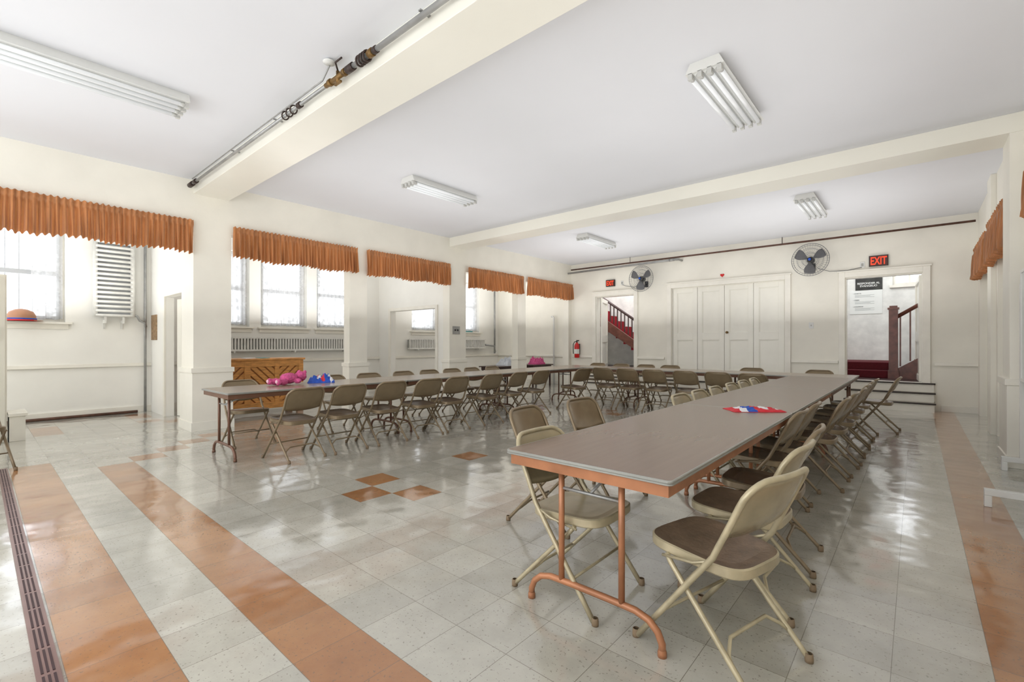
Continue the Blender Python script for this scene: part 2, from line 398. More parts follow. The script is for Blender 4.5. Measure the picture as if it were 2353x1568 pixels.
door(leaf(1.78,2.53,panels=[(.15,1.1),(1.25,2.4)]),(.98,9.96,.005),math.radians(90),'tall white panelled door in the side wall')
door(leaf(1.78,2.53,panels=[(.15,1.1),(1.25,2.4)]),(.98,5.11,.005),math.radians(90),'tall white panelled door in the side wall')
door(leaf(.80,2.08),(-10.0,2.40,.005),math.radians(20),'white door ajar in the alcove partition')
def steps(x0,x1,label):
    P=[]
    for y0,z0,z1 in ((11.65,0,.177),(11.85,.177,.355),(12.01,.355,.53)):
        P.append(('riser',MB().box(x0,x1,y0,12.048,z0,z1-.025).mesh('riser',TRIM)))
        P.append(('tread',MB().box(x0-.015,x1+.015,y0+.0,12.048,z1-.025,z1).mesh('tread',TREAD)))
        P.append(('nosing',MB().box(x0-.02,x1+.02,y0-.028,y0,z1-.028,z1+.002).mesh('nosing',NOSE)))
    thing('doorway_steps',P,(0,0,0),label=label,category='steps')
steps(-1.1,.26,'white painted steps with dark nosings below a doorway')
steps(-4.98,-2.13,'white painted steps below the folding doors')
steps(-7.25,-5.83,'white painted steps below the stair doorway')
# ---- stair hall beyond
YB=15.0
struct('floor_hall',MB().box(-9.6,2.6,12.25,YB,.38,.53),DWOOD,'dark wooden stair hall floor')
struct('wall_hall',openwall('y',YB,YB+.2,-9.6,2.6,.38,4.6,[(-.44,.75,2.74,3.6)]),PLAST,'uneven white plaster hall wall')
struct('wall_hall_side',MB().box(2.4,2.6,12.25,YB,.53,4.6).box(-9.6,-9.4,12.25,YB,.53,4.6),PLAST,'white plaster hall side walls')
struct('ceiling_hall',MB().box(-9.6,2.6,12.25,YB+.2,4.6,4.7),CEIL,'white hall ceiling')
struct('wall_hall_divider',MB().box(-4.6,-4.45,12.25,YB,.53,4.6),PLAST,'white plaster dividing wall')
def stair(name,x_start,sgn,n,ybase,depth,z0,rise,run,rail_m,str_m,car_m,label,nbal,nh,rh,spandrel=False,nwid=.07):
    car=MB();
    for i in range(n):
        a=x_start+sgn*run*i;b=x_start+sgn*run*(i+1)
        car.box(min(a,b),max(a,b),ybase+.05,ybase+depth,z0+rise*i-(.02 if i else 0),z0+rise*(i+1))
    st=MB();xe=x_start+sgn*run*n;ze=z0+rise*n
    th=.30
    lo=z0 if spandrel else ze-th
    vs=[(x_start,ybase,z0),(x_start,ybase,z0+th*.75),(xe,ybase,ze+th*.4),(xe,ybase,lo)]
    vs2=[(x,ybase+.05,z) for x,y,z in vs]
    st.add(vs+vs2,[(0,1,2,3),(7,6,5,4),(0,4,5,1),(1,5,6,2),(2,6,7,3),(3,7,4,0)])
    nx=x_start-sgn*.07;q=nwid
    yc=ybase+.025
    nw=MB().box(nx-q,nx+q,yc-q,yc+q,z0,z0+nh).box(nx-q-.02,nx+q+.02,yc-q-.02,yc+q+.02,z0+nh,z0+nh+.04).box(nx-q+.01,nx+q-.01,yc-q+.01,yc+q-.01,z0+nh+.04,z0+nh+.08)
    nw.box(nx-q-.015,nx+q+.015,yc-q-.015,yc+q+.015,z0,z0+.18)
    r0=(nx,ybase+.025,z0+rh);r1=(xe,ybase+.025,ze+rh-.07)
    ra=MB().tube([r0,r1],.040,8)
    parts=[('carpet',car.mesh('carpet',car_m)),('stringer',st.mesh('stringer',str_m)),('newel_post',nw.mesh('newel',str_m)),('handrail',ra.mesh('handrail',rail_m))]
    for k in range(nbal):
        f=(k+.7)/nbal;x=nx+(xe-nx)*f;zr=r0[2]+(r1[2]-r0[2])*f;zb=z0+th*.7+(ze-z0)*f-.02
        parts.append(('baluster',MB().box(x-.014,x+.014,ybase+.011,ybase+.039,zb,zr).mesh('baluster',rail_m)))
    thing(name,parts,(0,0,0),label=label,category='stairs')
stair('staircase',-5.75,-1,12,13.6,1.2,.53,.19,.27,DWOOD,MAHO,REDC,'red carpeted staircase with dark wooden balustrade',26,1.1,.82)
mb=MB().box(-2.4,-.46,13.05,YB-.01,.53,.70).box(-2.4,-.46,13.33,YB-.01,.70,.87)
link('landing_steps',mb.mesh('landing',DRED),label='maroon carpeted landing steps in the stair hall',category='steps',bevel=.015)
stair('staircase',-.30,1,7,13.05,1.1,.53,.2,.27,MAHO,MAHO,DRED,'maroon carpeted staircase with reddish wooden railing',12,1.5,1.30,True,.078)
def poster():
    parts=[]
    Y=YB
    parts.append(('sheet',MB().box(-1.31,-.64,Y-.012,Y-.002,2.05,2.66).mesh('sheet',POSTW)))
    parts.append(('heading_panel',MB().box(-1.19,-.64,Y-.016,Y-.002,2.66,3.08).mesh('head',POSTB)))
    t=text_mesh('RESPONDER AL\nEVANGELIO',.066,.001,POSTW,1.0,.001)
    parts.append(('lettering',t,dict(loc=(-.92,Y-.018,2.80),rot=(pi/2,0,0))))
    for s,z in (('ADMITIR',2.58),('CREER',2.41),('CONFESAR',2.24)):
        parts.append(('lettering',text_mesh('• '+s,.038,.001,GREYT,1,.001,'LEFT'),dict(loc=(-1.24,Y-.014,z),rot=(pi/2,0,0))))
        for k in range(3): parts.append(('text_line',MB().box(-1.20,-.80-.08*(k%2),Y-.014,Y-.012,z-.045-.025*k,z-.039-.025*k).mesh('lines',GREYT)))
    thing('poster',parts,(0,0,0),label='hanging paper poster with black heading and grey text',category='poster')
poster()
nw_=[0]
def window(x,y0,y1,z0,z1,label,sill=True):
    nw_[0]+=1
    mb=MB();w=.06
    mb.box(x-.03,x+.03,y0,y0+w,z0,z1).box(x-.03,x+.03,y1-w,y1,z0,z1).box(x-.03,x+.03,y0+w,y1-w,z0,z0+w).box(x-.03,x+.03,y0+w,y1-w,z1-w,z1)
    o=struct('window_%d'%nw_[0],mb,TRIM,label,.003)
    zm=2.50
    sm=MB().box(x-.02,x+.045,y0+w,y1-w,zm-.04,zm+.035)
    for z_ in (z0+w,): sm.box(x-.02,x+.04,y0+w,y1-w,z_,z_+.045)
    sm.box(x-.02,x+.04,y0+w,y0+w+.04,z0+w,z1-w).box(x-.02,x+.04,y1-w-.04,y1-w,z0+w,z1-w)
    link('sash',sm.mesh('sash',SASH),parent=o)
    br=MB();yy=y0+.14
    while yy<y1-.05: br.cyl((x-.10,yy,z0),(x-.10,yy,z1),.006,6); yy+=.16
    link('security_bars',br.mesh('bars',SASH),parent=o)
    g=MB().box(x-.004,x+.004,y0+w,y1-w,z0+w,z1-w)
    link('pane',g.mesh('pane',GLASS),parent=o)
    if sill:
        s=MB().box(-11.2,-11.02,y0-.08,y1+.08,z0-.035,z0).box(-11.099,-11.075,y0-.04,y1+.04,z0-.12,z0-.035)
        link('sill',s.mesh('sill',TRIM),parent=o,bevel=.003)
for a,b in WIN: window(-11.28,a,b,ZW0,ZW1,'tall double hung window with white frame')
nw_[0]+=1
za,zb=2.74,3.6
o=struct('window_%d'%nw_[0],MB().box(-.44,-.38,YB+.05,YB+.12,za,zb).box(.69,.75,YB+.05,YB+.12,za,zb).box(-.38,.69,YB+.05,YB+.12,za,za+.06).box(-.38,.69,YB+.05,YB+.12,zb-.06,zb).box(-.5,.83,YB-.07,YB+.05,za-.06,za).box(-.14,-.10,YB+.05,YB+.11,za+.06,zb-.06).box(.32,.36,YB+.05,YB+.11,za+.06,zb-.06),TRIM,'high hall window with white frame and deep sill',.003)
link('pane',MB().box(-.38,.69,YB+.08,YB+.088,za+.06,zb-.06).mesh('pane',GLASS),parent=o)
def lace(y0,y1,z0,z1,label,x=-11.16):
    nu=int((y1-y0)/.012);mb=MB()
    ph=random.random()*6
    def P(u,v):
        y=y0+(y1-y0)*u;z=z1-(z1-z0)*v
        return (x+.018*math.sin(y*62+ph)+.01*math.sin(y*23+v*2),y,z+ (.012*math.sin(y*40) if v==1 else 0))
    vs=[P(i/nu,j/8) for j in range(9) for i in range(nu+1)]
    fs=[(j*(nu+1)+i,j*(nu+1)+i+1,(j+1)*(nu+1)+i+1,(j+1)*(nu+1)+i) for j in range(8) for i in range(nu)]
    mb.add(vs,fs,True)
    link('lace_curtain',mb.mesh('lace',LACE),label=label,category='curtain',group='lace curtains at the windows')
lace(.62,1.0,ZW0+.05,ZW1-.03,'white lace curtain gathered beside a window')
for a,b in [WIN[1],WIN[2],WIN[3],WIN[4],WIN[5]]: lace(a+.03,b-.03,ZW0+.05,ZW1-.03,'white lace curtain hanging over a tall window')
def valance(y0,y1,zt,zb,x,label,sgn=1):
    L=y1-y0;nu=int(L/.0075);rows=[0,.05,.09,.12,.15,.22,.35,.5,.65,.8,.92,.95,1.0];mb=MB();ph=random.random()*9
    vs=[]
    for v in rows:
        amp=.014 if v<.1 else .016+.026*v
        if abs(v-.12)<.035: amp=.006
        for i in range(nu+1):
            y=y0+L*i/nu
            wv=math.sin(y*3.1+ph)+.7*math.sin(y*7.7+ph*2)
            k=math.sin(y*2*pi/.060+ph+1.8*wv+v*.8*math.sin(y*5))+.5*math.sin(y*2*pi/.16+v*2.5+ph)
            z=zt-(zt-zb)*v+(.010*math.sin(y*105) if v==0 else 0)+(.016*math.sin(y*7+ph)+.012*k if v>.9 else 0)
            vs.append((x+sgn*(.035+amp*k),y,z))
    w=nu+1
    fs=[(j*w+i,j*w+i+1,(j+1)*w+i+1,(j+1)*w+i) for j in range(len(rows)-1) for i in range(nu)]
    mb.add(vs,fs,True)
    r=link('window_valance',mb.mesh('valance',VAL),label=label,category='curtain',group='orange valances over the openings')
    rod=MB().cyl((x+sgn*.02,y0+.005,zt-.06),(x+sgn*.02,y1-.005,zt-.06),.006,8)
    link('curtain_rod',rod.mesh('rod',WHITE),parent=r)
for y0,y1 in [(-.75,2.10),(2.62,4.74),(4.93,7.07),(7.62,9.69),(9.84,12.03)]:
    valance(y0,y1,3.10,2.62,-8.0,'gathered orange fabric valance across an opening')
valance(7.68,9.5,2.98,2.40,.80,'gathered orange fabric valance on the side wall',-1)
valance(9.9,11.8,2.98,2.42,.82,'gathered orange fabric valance on the side wall',-1)
valance(4.6,6.30,2.98,2.42,.80,'gathered orange fabric valance on the side wall',-1)
# ---- radiators
def radiator_tall():
    mb=MB();y0,y1=1.37,1.95
    z=1.80
    while z<3.2:
        mb.tube([(-10.96,y0+.03,z),(-10.93,y0+.05,z),(-10.93,y1-.05,z),(-10.96,y1-.03,z)],.024,8); z+=.082
    mb.tube([(-10.96,y0+.03,1.78),(-10.96,y0+.03,3.2)],.035,10).tube([(-10.96,y1-.03,1.78),(-10.96,y1-.03,3.2)],.035,10)
    P=[('body',mb.mesh('radbody',RAD))]
    for q in (y0+.15,y1-.18):
        P.append(('bracket',MB().box(-11.1,-10.93,q,q+.03,1.66,1.72).box(-11.1,-11.08,q,q+.03,1.56,1.66).box(-10.96,-10.93,q,q+.03,1.72,1.8).mesh('bracket',RAD)))
    vp=MB().tube([(-10.98,y1-.02,1.82),(-10.98,y1+.04,1.80),(-10.98,y1+.08,1.72),(-10.98,y1+.16,1.68),(-10.98,y1+.17,1.60)],.022,8)
    P.append(('valve_pipe',vp.mesh('vp',STEEL)))
    P.append(('back_plate',MB().box(-11.098,-11.0,y0+.02,y1-.02,1.8,3.2).mesh('bp',SASH)))
    thing('wall_radiator',P,(0,0,0),label='tall white tubular wall radiator with horizontal bars',category='radiator')
radiator_tall()
def radiator_long(y0,y1,label):
    mb=MB();n=int((y1-y0)/.062)
    for i in range(n):
        y=y0+.03+i*.062
        mb.box(-10.985,-10.94,y-.017,y+.017,1.15,1.42)
    mb.box(-11.02,-10.935,y0,y1,1.125,1.165).box(-11.02,-10.935,y0,y1,1.40,1.43)
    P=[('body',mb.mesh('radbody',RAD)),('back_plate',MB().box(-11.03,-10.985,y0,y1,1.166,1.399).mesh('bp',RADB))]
    for f in (.1,.5,.9): y=y0+(y1-y0)*f; P.append(('bracket',MB().box(-11.098,-10.92,y-.015,y+.015,1.09,1.124).mesh('bracket',RAD)))
    thing('wall_radiator',P,(0,0,0),label=label,category='radiator')
radiator_long(3.3,6.5,'long low white cast radiator hung below windows')
radiator_long(8.15,11.27,'long low white cast radiator hung below windows')
def pipe(pts,r,m,label,extra=None,name='pipe'):
    parts=[('pipe_run',MB().tube(pts,r,10).mesh('pipe',m))]+(extra or [])
    thing(name,parts,(0,0,0),label=label,category='pipe')
pipe([(-11.03,2.12,0.0),(-11.03,2.12,3.69)],.022,STEEL,'painted vertical heating pipe beside the alcove corner')
pipe([(-11.0,-1.4,.026),(-11.0,2.0,.026)],.025,RUST,'rusty heating pipe along the baseboard')
pipe([(-11.0,11.3,1.25),(-10.95,11.7,1.2),(-10.95,11.75,1.0),(-10.98,11.75,.95),(-10.98,11.75,3.1)],.03,STEEL,'galvanised radiator feed pipe in the alcove')
pipe([(-8.62,11.96,.0),(-8.62,11.96,2.1),(-8.66,11.96,2.14),(-8.72,11.96,2.14)],.03,WHITE,'white painted standpipe against the wall')
hg=[('hanger',MB().tube([(-2.28,11.93,3.55),(-2.28,11.93,3.69)],.008,6).mesh('hg',DARK)),('hanger',MB().tube([(-6,11.93,3.55),(-6,11.93,3.69)],.008,6).mesh('hg',DARK))]
pipe([(-7.95,11.93,3.53),(.82,11.93,3.53)],.021,RUST,'long brown pipe running under the ceiling',hg)
pipe([(-8.0,11.84,3.42),(-4.72,11.84,3.46),(-4.62,11.88,3.46),(-4.6,12.04,3.45)],.028,STEEL,'galvanised pipe turning into the wall',[('coupling',MB().cyl((-4.85,11.84,3.458),(-4.72,11.84,3.46),.036,12).mesh('cpl',STEEL))])
# beam pipe
y=2.045;z=3.585
P=[]
P.append(('pipe_run',MB().tube([(-8.0,y,z),(-3.95,y,z)],.017,12).mesh('pp',STEEL)))
P.append(('pipe_run',MB().tube([(-3.6,y,z),(.7,y,z)],.022,12).mesh('pp',STEEL)))
P.append(('coupling',MB().cyl((-7.95,y,z),(-7.80,y,z),.034,12).mesh('cp',DARK)))
P.append(('coupling',MB().cyl((-7.72,y,z),(-7.64,y,z),.032,12).mesh('cp',DARK)))
for c in (-4.78,-4.69,-4.60): P.append(('spring_ring',MB().tube([(c+.02*math.sin(a),y+.034*math.cos(a),z+.034*math.sin(a)) for a in [k*pi/8 for k in range(16)]],.007,6,closed=True).mesh('sr',DARK),dict(label='dark spring ring')))
P.append(('coupling',MB().cyl((-4.5,y,z),(-4.44,y,z),.028,12).mesh('cp',DARK)))
for c in (-3.40,-3.365,-3.33,-3.295): P.append(('spring_ring',MB().tube([(c+.012*math.sin(a),y+.036*math.cos(a),z+.036*math.sin(a)) for a in [k*pi/8 for k in range(16)]],.0085,6,closed=True).mesh('sr',DARK),dict(label='dark spring ring')))
P.append(('coupling',MB().cyl((-3.27,y,z),(-3.21,y,z),.032,8).mesh('cp',BRASS),dict(label='brass collar')))
P.append(('coupling',MB().cyl((-3.20,y,z),(-3.16,y,z),.028,12).mesh('cp',DARK)))
va=MB().cyl((-3.96,y,z),(-3.58,y,z),.021,12).cyl((-3.75,y,z-.045),(-3.75,y,z+.05),.016,10).cyl((-3.90,y,z),(-3.86,y,z),.030,8).cyl((-3.66,y,z),(-3.62,y,z),.030,8).box(-3.80,-3.70,y-.010,y+.010,z-.058,z-.042)
P.append(('valve',va.mesh('va',BRASS),dict(label='worn brass valve')))
P.append(('coupling',MB().cyl((-3.60,y,z),(-3.50,y,z),.032,10).mesh('cp',DARK)))
P.append(('wire_conduit',MB().tube([(-7.7,y-.035,z+.03),(-3.95,y-.035,z+.03),(-3.78,y-.06,H-.03)],.007,8).mesh('th',STEEL)))
P.append(('ceiling_rose',MB().lathe([(0,0),(.05,0),(.05,.012),(.02,.03),(0,.03)],(-3.75,y-.08,H-.031),16).mesh('th',WHITE)))
P.append(('lever',MB().tube([(-3.75,y,z+.05),(-3.70,y-.05,z+.085),(-3.60,y-.05,z+.085)],.008,8).mesh('th',DARK)))
for c in (-6.2,-5.0,-2.6,-1.2): P.append(('hanger',MB().box(c-.012,c+.012,y-.025,2.109,z+.022,z+.032).mesh('hgs',STEEL)))
thing('ceiling_pipe',P,(0,0,0),label='steel pipe with dark couplings and brass valve along the beam',category='pipe')
# ---- fluorescent fixtures
def fixture(xc,y0,y1,w,label):
    L=y1-y0
    hb=MB();x=w/2
    hb.add([(-x+.04,0,H),(x-.04,0,H),(x,0,H-.085),(-x,0,H-.085),(-x+.04,L,H),(x-.04,L,H),(x,L,H-.085),(-x,L,H-.085)],[(0,1,2,3),(7,6,5,4),(0,4,5,1),(1,5,6,2),(2,6,7,3),(3,7,4,0)])
    for k in range(1,4):
        xx=-x+w*k/4; hb.add([(xx-.022,.02,H-.0851),(xx+.022,.02,H-.0851),(xx,.02,H-.11),(xx-.022,L-.02,H-.0851),(xx+.022,L-.02,H-.0851),(xx,L-.02,H-.11)],[(0,1,2),(5,4,3),(0,3,4,1),(1,4,5,2),(2,5,3,0)])
    parts=[('housing',hb.mesh('housing',WHITE))]
    tm=MB().cyl((0,.06,0),(0,L-.06,0),.019,12).mesh('tube',TUBE)
    s1=MB().box(-.018,.018,0,.035,-.024,.030).cyl((0,.03,0),(0,.07,0),.0200,12).mesh('socket',SOCK)
    s2=MB().box(-.018,.018,L-.035,L,-.024,.030).cyl((0,L-.07,0),(0,L-.03,0),.0200,12).mesh('socket',SOCK)
    for k in range(4):
        xx=-x+w*(k+.5)/4
        for nme,me in (('tube',tm),('socket',s1),('socket',s2)): parts.append((nme,me,dict(loc=(xx,0,H-.110))))
    thing('fluorescent_light',parts,(xc,y0,0),label=label,category='ceiling light',group='fluorescent ceiling fixtures')
fixture(-5.47,-1.1,1.36,.40,'long white four tube fluorescent ceiling fixture')
fixture(-1.35,4.03,5.35,.32,'white four tube fluorescent ceiling fixture')
fixture(-5.53,4.08,5.35,.32,'white four tube fluorescent ceiling fixture')
fixture(-5.53,8.72,10.0,.32,'white four tube fluorescent ceiling fixture')
fixture(-1.35,8.72,10.05,.32,'white four tube fluorescent ceiling fixture')
# ---- fans
def fan(x,z,label,rz):
    R=.345;cg=MB()
    for s,yy in ((-1,-.085),(1,.085)):
        for r,f in ((.07,1),(.15,.96),(.24,.75),(.31,.4)):
            cg.tube([(r*math.cos(a),yy*f,r*math.sin(a)) for a in [k*pi/16 for k in range(32)]],.0024,4,closed=True)
        for k in range(40):
            a=2*pi*k/40;c,sn=math.cos(a),math.sin(a)
            cg.tube([(.05*c,yy,.05*sn),(.15*c,yy*.96,.15*sn),(.24*c,yy*.75,.24*sn),(.31*c,yy*.4,.31*sn),(R*c,0,R*sn)],.0014,3)
    cg.tube([(R*math.cos(a),0,R*math.sin(a)) for a in [k*pi/24 for k in range(48)]],.006,8,closed=True)
    hub=MB().lathe([(0,-.1),(.02,-.1),(.028,-.09),(.028,-.08),(0,-.08)],seg=20,axis='y')
    bl=[]
    for k in range(3):
        a0=2*pi*k/3+.5
        def fn(u,v,a0=a0):
            r=.045+.255*v; wd=.30+.62*math.sin(pi*min(1,v*.72+.10))
            a=a0+(u-.5)*wd
            return ((r*math.cos(a),-.015+(u-.5)*.07,r*math.sin(a)),(0,1,0))
        bl.append(('blade',MB().shell(fn,8,8,.004).mesh('blade',GREYBL)))
    core=MB().lathe([(0,-.05),(.05,-.05),(.055,-.03),(.055,.02),(0,.02)],seg=20,axis='y')
    mot=MB().lathe([(0,.03),(.06,.03),(.07,.05),(.07,.15),(.05,.18),(0,.18)],seg=20,axis='y')
    arm=MB().tube([(0,.13,-.06),(0,.13,-.14),(0,.2,-.17),(0,.33,-.12)],.016,8).box(-.05,.05,.325,.345,-.2,-.04)
    thing('wall_fan',[('cage',cg.mesh('cage',WIRE)),('hub_badge',hub.mesh('hub',BLUEC),dict(label='blue centre badge'))]+bl+[('blade_hub',core.mesh('core',BLACK)),('motor',mot.mesh('motor',BLACK)),('bracket',arm.mesh('arm',BLACK))],(x,11.70,z),label=label,category='fan',rz=rz)
fan(-5.57,3.03,'wire caged wall fan with three dark blades',0)
fan(-1.71,3.085,'wire caged wall fan with three dark blades above doors',0)
def cable(pts,label):
    link('fan_cable',MB().tube(pts,.006,6).mesh('cable',WIRE),label=label,category='cable')
cable([(-1.6,11.98,2.92),(-1.4,12.02,2.84),(-1.1,12.03,2.83),(-.85,12.03,2.87)],'thin grey fan cable drooping along the wall')
cable([(-5.65,11.98,2.9),(-5.95,12.02,2.86),(-6.2,12.03,2.92),(-6.3,12.03,2.96)],'thin grey fan cable drooping along the wall')
thing('wall_outlet',[('cover_plate',MB().box(-.88,-.80,12.035,12.05,2.86,2.98).mesh('pl',WHITE)),('socket',MB().box(-.86,-.82,12.028,12.035,2.89,2.95).mesh('pl',EDGE))],(0,0,0),label='white electrical outlet high on the wall',category='outlet')
thing('wall_outlet',[('cover_plate',MB().box(-6.34,-6.26,12.035,12.05,2.95,3.07).mesh('pl',WHITE)),('socket',MB().box(-6.32,-6.28,12.028,12.035,2.98,3.04).mesh('pl',EDGE))],(0,0,0),label='white electrical outlet beside an exit sign',category='outlet')
def exit_sign(x,z,w,h):
    hs=MB().box(-w/2,w/2,-.05,0,-h/2,h/2)
    fr=MB().box(-w/2+.008,w/2-.008,-.054,-.05,-h/2+.008,h/2-.008)
    t=text_mesh('EXIT',h*1.02,.002,SIGNO,1,.005)
    xsz=max(v.co.x for v in t.vertices)-min(v.co.x for v in t.vertices)
    k=(w-.05)/xsz
    for v in t.vertices: v.co.x*=k
    ym=(max(v.co.y for v in t.vertices)+min(v.co.y for v in t.vertices))/2
    ys=max(v.co.y for v in t.vertices)-min(v.co.y for v in t.vertices)
    for v in t.vertices: v.co.y=(v.co.y-ym)*(h-.055)/ys
    thing('exit_sign',[('housing',hs.mesh('hs',BLACK)),('face',fr.mesh('fr',SIGNB)),('lettering',t,dict(loc=(0,-.057,0),rot=(pi/2,0,0),label='red capital letters reading EXIT'))],(x,12.049,z),label='dark exit sign with red letters above a doorway',category='sign')
exit_sign(-6.66,3.03,.28,.19);exit_sign(-.575,2.975,.31,.215)
hv=[(0.048*math.sin(t)**3,0.003*(13*math.cos(t)-5*math.cos(2*t)-2*math.cos(3*t)-math.cos(4*t))) for t in [2*pi*k/32 for k in range(32)]]
mb=MB();n=len(hv);mb.add([(a,0,b) for a,b in hv]+[(a,.01,b) for a,b in hv],[list(range(n))[::-1],[n+i for i in range(n)]]+[(i,(i+1)%n,n+(i+1)%n,n+i) for i in range(n)])
link('heart_decoration',mb.mesh('heart',EXTR),loc=(-3.6,12.038,2.97),label='small red paper heart above the folding doors',category='decoration')
thing('light_switch',[('cover_plate',MB().box(-.045,.045,-.01,0,-.065,.065).mesh('p',WHITE)),('toggle',MB().box(-.008,.008,-.025,-.01,-.015,.015).mesh('p',EDGE))],(-1.74,12.049,1.69),label='white light switch plate on the wall',category='switch')
thing('switch_panel',[('cover_plate',MB().box(0,.012,-.11,.11,-.09,.09).mesh('p',STEEL)),('toggle',MB().box(.012,.03,-.05,-.03,-.02,.02).mesh('p',BLACK)),('toggle',MB().box(.012,.03,.03,.05,-.02,.02).mesh('p',BLACK))],(-8.03,7.29,1.6),label='metal switch panel on a pier',category='switch')
link('paper_notice',MB().box(-11.0,-10.62,2.205,2.22,1.36,1.83).mesh('n',NOTICE),label='brown printed notice pinned to the partition',category='notice')
ex=[('cylinder',MB().lathe([(0,0),(.065,0),(.075,.015),(.075,.36),(.06,.41),(.03,.44),(.025,.46),(0,.46)],seg=24).mesh('c',EXTR)),
 ('valve',MB().cyl((0,0,.46),(0,0,.50),.022,12).box(-.015,.07,-.012,.012,.50,.515).box(-.015,.075,-.012,.012,.515,.535).mesh('v',BLACK)),
 ('hose',MB().tube([(0,-.02,.49),(-.06,-.04,.48),(-.10,-.05,.40),(-.10,-.05,.2),(-.095,-.05,.12)],.012,8).mesh('h',BLACK)),
 ('instruction_label',MB().lathe([(.0758,.12),(.0758,.26)],seg=24).mesh('l',POSTW)),
 ('bracket',MB().box(-.03,.03,.07,.13,.1,.42).mesh('b',DARK))]
thing('fire_extinguisher',ex,(-7.74,11.92,.86),label='red fire extinguisher hung on the cream wall',category='fire extinguisher')
tr=MB().box(-7.1,-1.6,.155,.225,0,.008);P=[('rail',tr.mesh('t',TRACK))]
for k in range(3):
    yy=.170+.0165*k;sl=MB()
    x_=-7.05
    while x_<-1.7: sl.box(x_,x_+.20,yy,yy+.008,.0081,.010); x_+=.225
    P.append(('slot',sl.mesh('s',SLOT)))
thing('floor_track',P,(0,0,0),label='bronze slotted metal track set in the tile floor',category='floor track')
# ------------------------------------------------------------ chairs
def smooth(a,b,x):
    t=max(0,min(1,(x-a)/(b-a)));return t*t*(3-2*t)
def uy(z): return .25-.36*z/.48 if z<.48 else -.11-.145*(z-.48)/.32
def bow(x,z): return -.035*(1-(x/.225)**2)*smooth(.5,.64,z)
def chair_parts(fr,bk,st,rim,cap):
    P=[]
    pts=[]
    for z in (.012,.12,.25,.38,.44,.48,.52,.58,.64,.70): pts.append((.240-.022*min(z/.6,1),z))
    for k in range(1,7):
        a=k*pi/12; pts.append((.218-.09*(1-math.cos(a)),.71+.09*math.sin(a)))
    path=[(x,uy(z)+bow(min(x,.225),z),z) for x,z in pts]
    for x in (.08,.04,0,-.04,-.08): path.append((x,uy(.80)+bow(x,.80),.80))
    path+=[(-x,uy(z)+bow(min(x,.225),z),z) for x,z in reversed(pts)]
    P.append(('back_frame',MB().tube(path,.0125,10).mesh('back_frame',fr)))
    def fn(u,v):
        x=(u-.5)*.426; ax=abs(x)
        zt=.80 if ax<.128 else .71+math.sqrt(max(0,.09**2-(ax-.128)**2))
        zb=.545+.02*(ax/.2)**2
        z=zb+(zt-zb)*v
        return ((x,uy(z)+bow(x,z)-.004*math.sin(pi*v),z),(0,1,0))
    P.append(('backrest',MB().shell(fn,20,8,.006).mesh('backrest',bk)))
    N=40;mb=MB()
    def ring(s,z):
        o=[]
        for k in range(N):
            t=2*pi*k/N;c,sn=math.cos(t),math.sin(t)
            ex=2/4.2
            xx=abs(c)**ex*(1 if c>=0 else -1);yy=abs(sn)**ex*(1 if sn>=0 else -1)
            hw=.198+.010*yy
            o.append((xx*hw*s,.025+yy*.22*s,z+.012*(yy*s)))
        return o
    rings=[ring(.02,.436),ring(.4,.436),ring(.72,.439),ring(.9,.446),ring(.97,.448),ring(1,.443),ring(1.0,.41),ring(.985,.405),ring(.97,.41),ring(.9,.425)]
    for i in range(len(rings)-1):
        a,b=rings[i],rings[i+1]
        mb.add(a+b,[(k,N+k,N+(k+1)%N,(k+1)%N) for k in range(N)],True,0 if i<4 else 1)
    mb.add(rings[0],[list(range(N))],True,0)
    mb.add(ring(.9,.425),[list(range(N))[::-1]],False,1)
    P.append(('seat',mb.mesh('seat',[st,rim])))
    for s in (1,-1):
        P.append(('leg',MB().tube([(s*.212,-.26,.012),(s*.210,-.225,.05),(s*.208,.09,.38),(s*.204,.115,.412)],.0115,8).mesh('leg',fr)))
        P.append(('bracket',MB().tube([(s*.224,uy(.46),.46),(s*.218,-.02,.425),(s*.212,.13,.40)],.0065,6).mesh('br',fr)))
        P.append(('foot_cap',MB().lathe([(0,0),(.0155,0),(.0165,.012),(.0145,.035),(.0125,.036)],(s*.240,.25,0),12).mesh('fc',cap)))
        P.append(('foot_cap',MB().lathe([(0,0),(.0155,0),(.0165,.012),(.0145,.035),(.0115,.036)],(s*.212,-.26,0),12).mesh('fc',cap)))
    P.append(('crossbar',MB().tube([(.209,-.185,.09),(.19,-.155,.115),(.13,-.125,.15),(-.13,-.125,.15),(-.19,-.155,.115),(-.209,-.185,.09)],.008,8).mesh('cb',fr)))
    P.append(('crossbar',MB().tube([(.230,uy(.17),.17),(-.230,uy(.17),.17)],.007,8).mesh('cb',fr)))
    return P
CT=chair_parts(TAUPE,TAUPE2,SEATB,TAUPE,RUBBER)
CB=chair_parts(BEIGE,BEIGE2,SEATW,BEIGE,RUBBER)
CC=chair_parts(BEIGE,BEIGE2,BEIGE2,BEIGE,RUBBER)
rr=random.Random(7)
def chair(x,y,deg,parts=CT,label='taupe metal folding chair with brown seat',j=4):
    thing('folding_chair',parts,(x,y,.0005),math.radians(deg+rr.uniform(-j,j)),label=label,category='chair',group='metal folding chairs around the tables')
chair(-.635,2.09,75,CB,'beige metal folding chair with worn brown seat at table end',0)
chair(-.68,2.68,88,CB,'beige metal folding chair with worn brown seat',2)
chair(-.70,3.24,92,CT,j=2)
for x,y in [(-.90,4.0),(-.89,4.55),(-.74,5.15),(-.72,5.75),(-.70,6.35),(-.70,6.95),(-.70,7.55),(-.68,8.15),(-.45,8.8)]:
    chair(x,y,90,CT,'taupe metal folding chair pushed against a table',3)
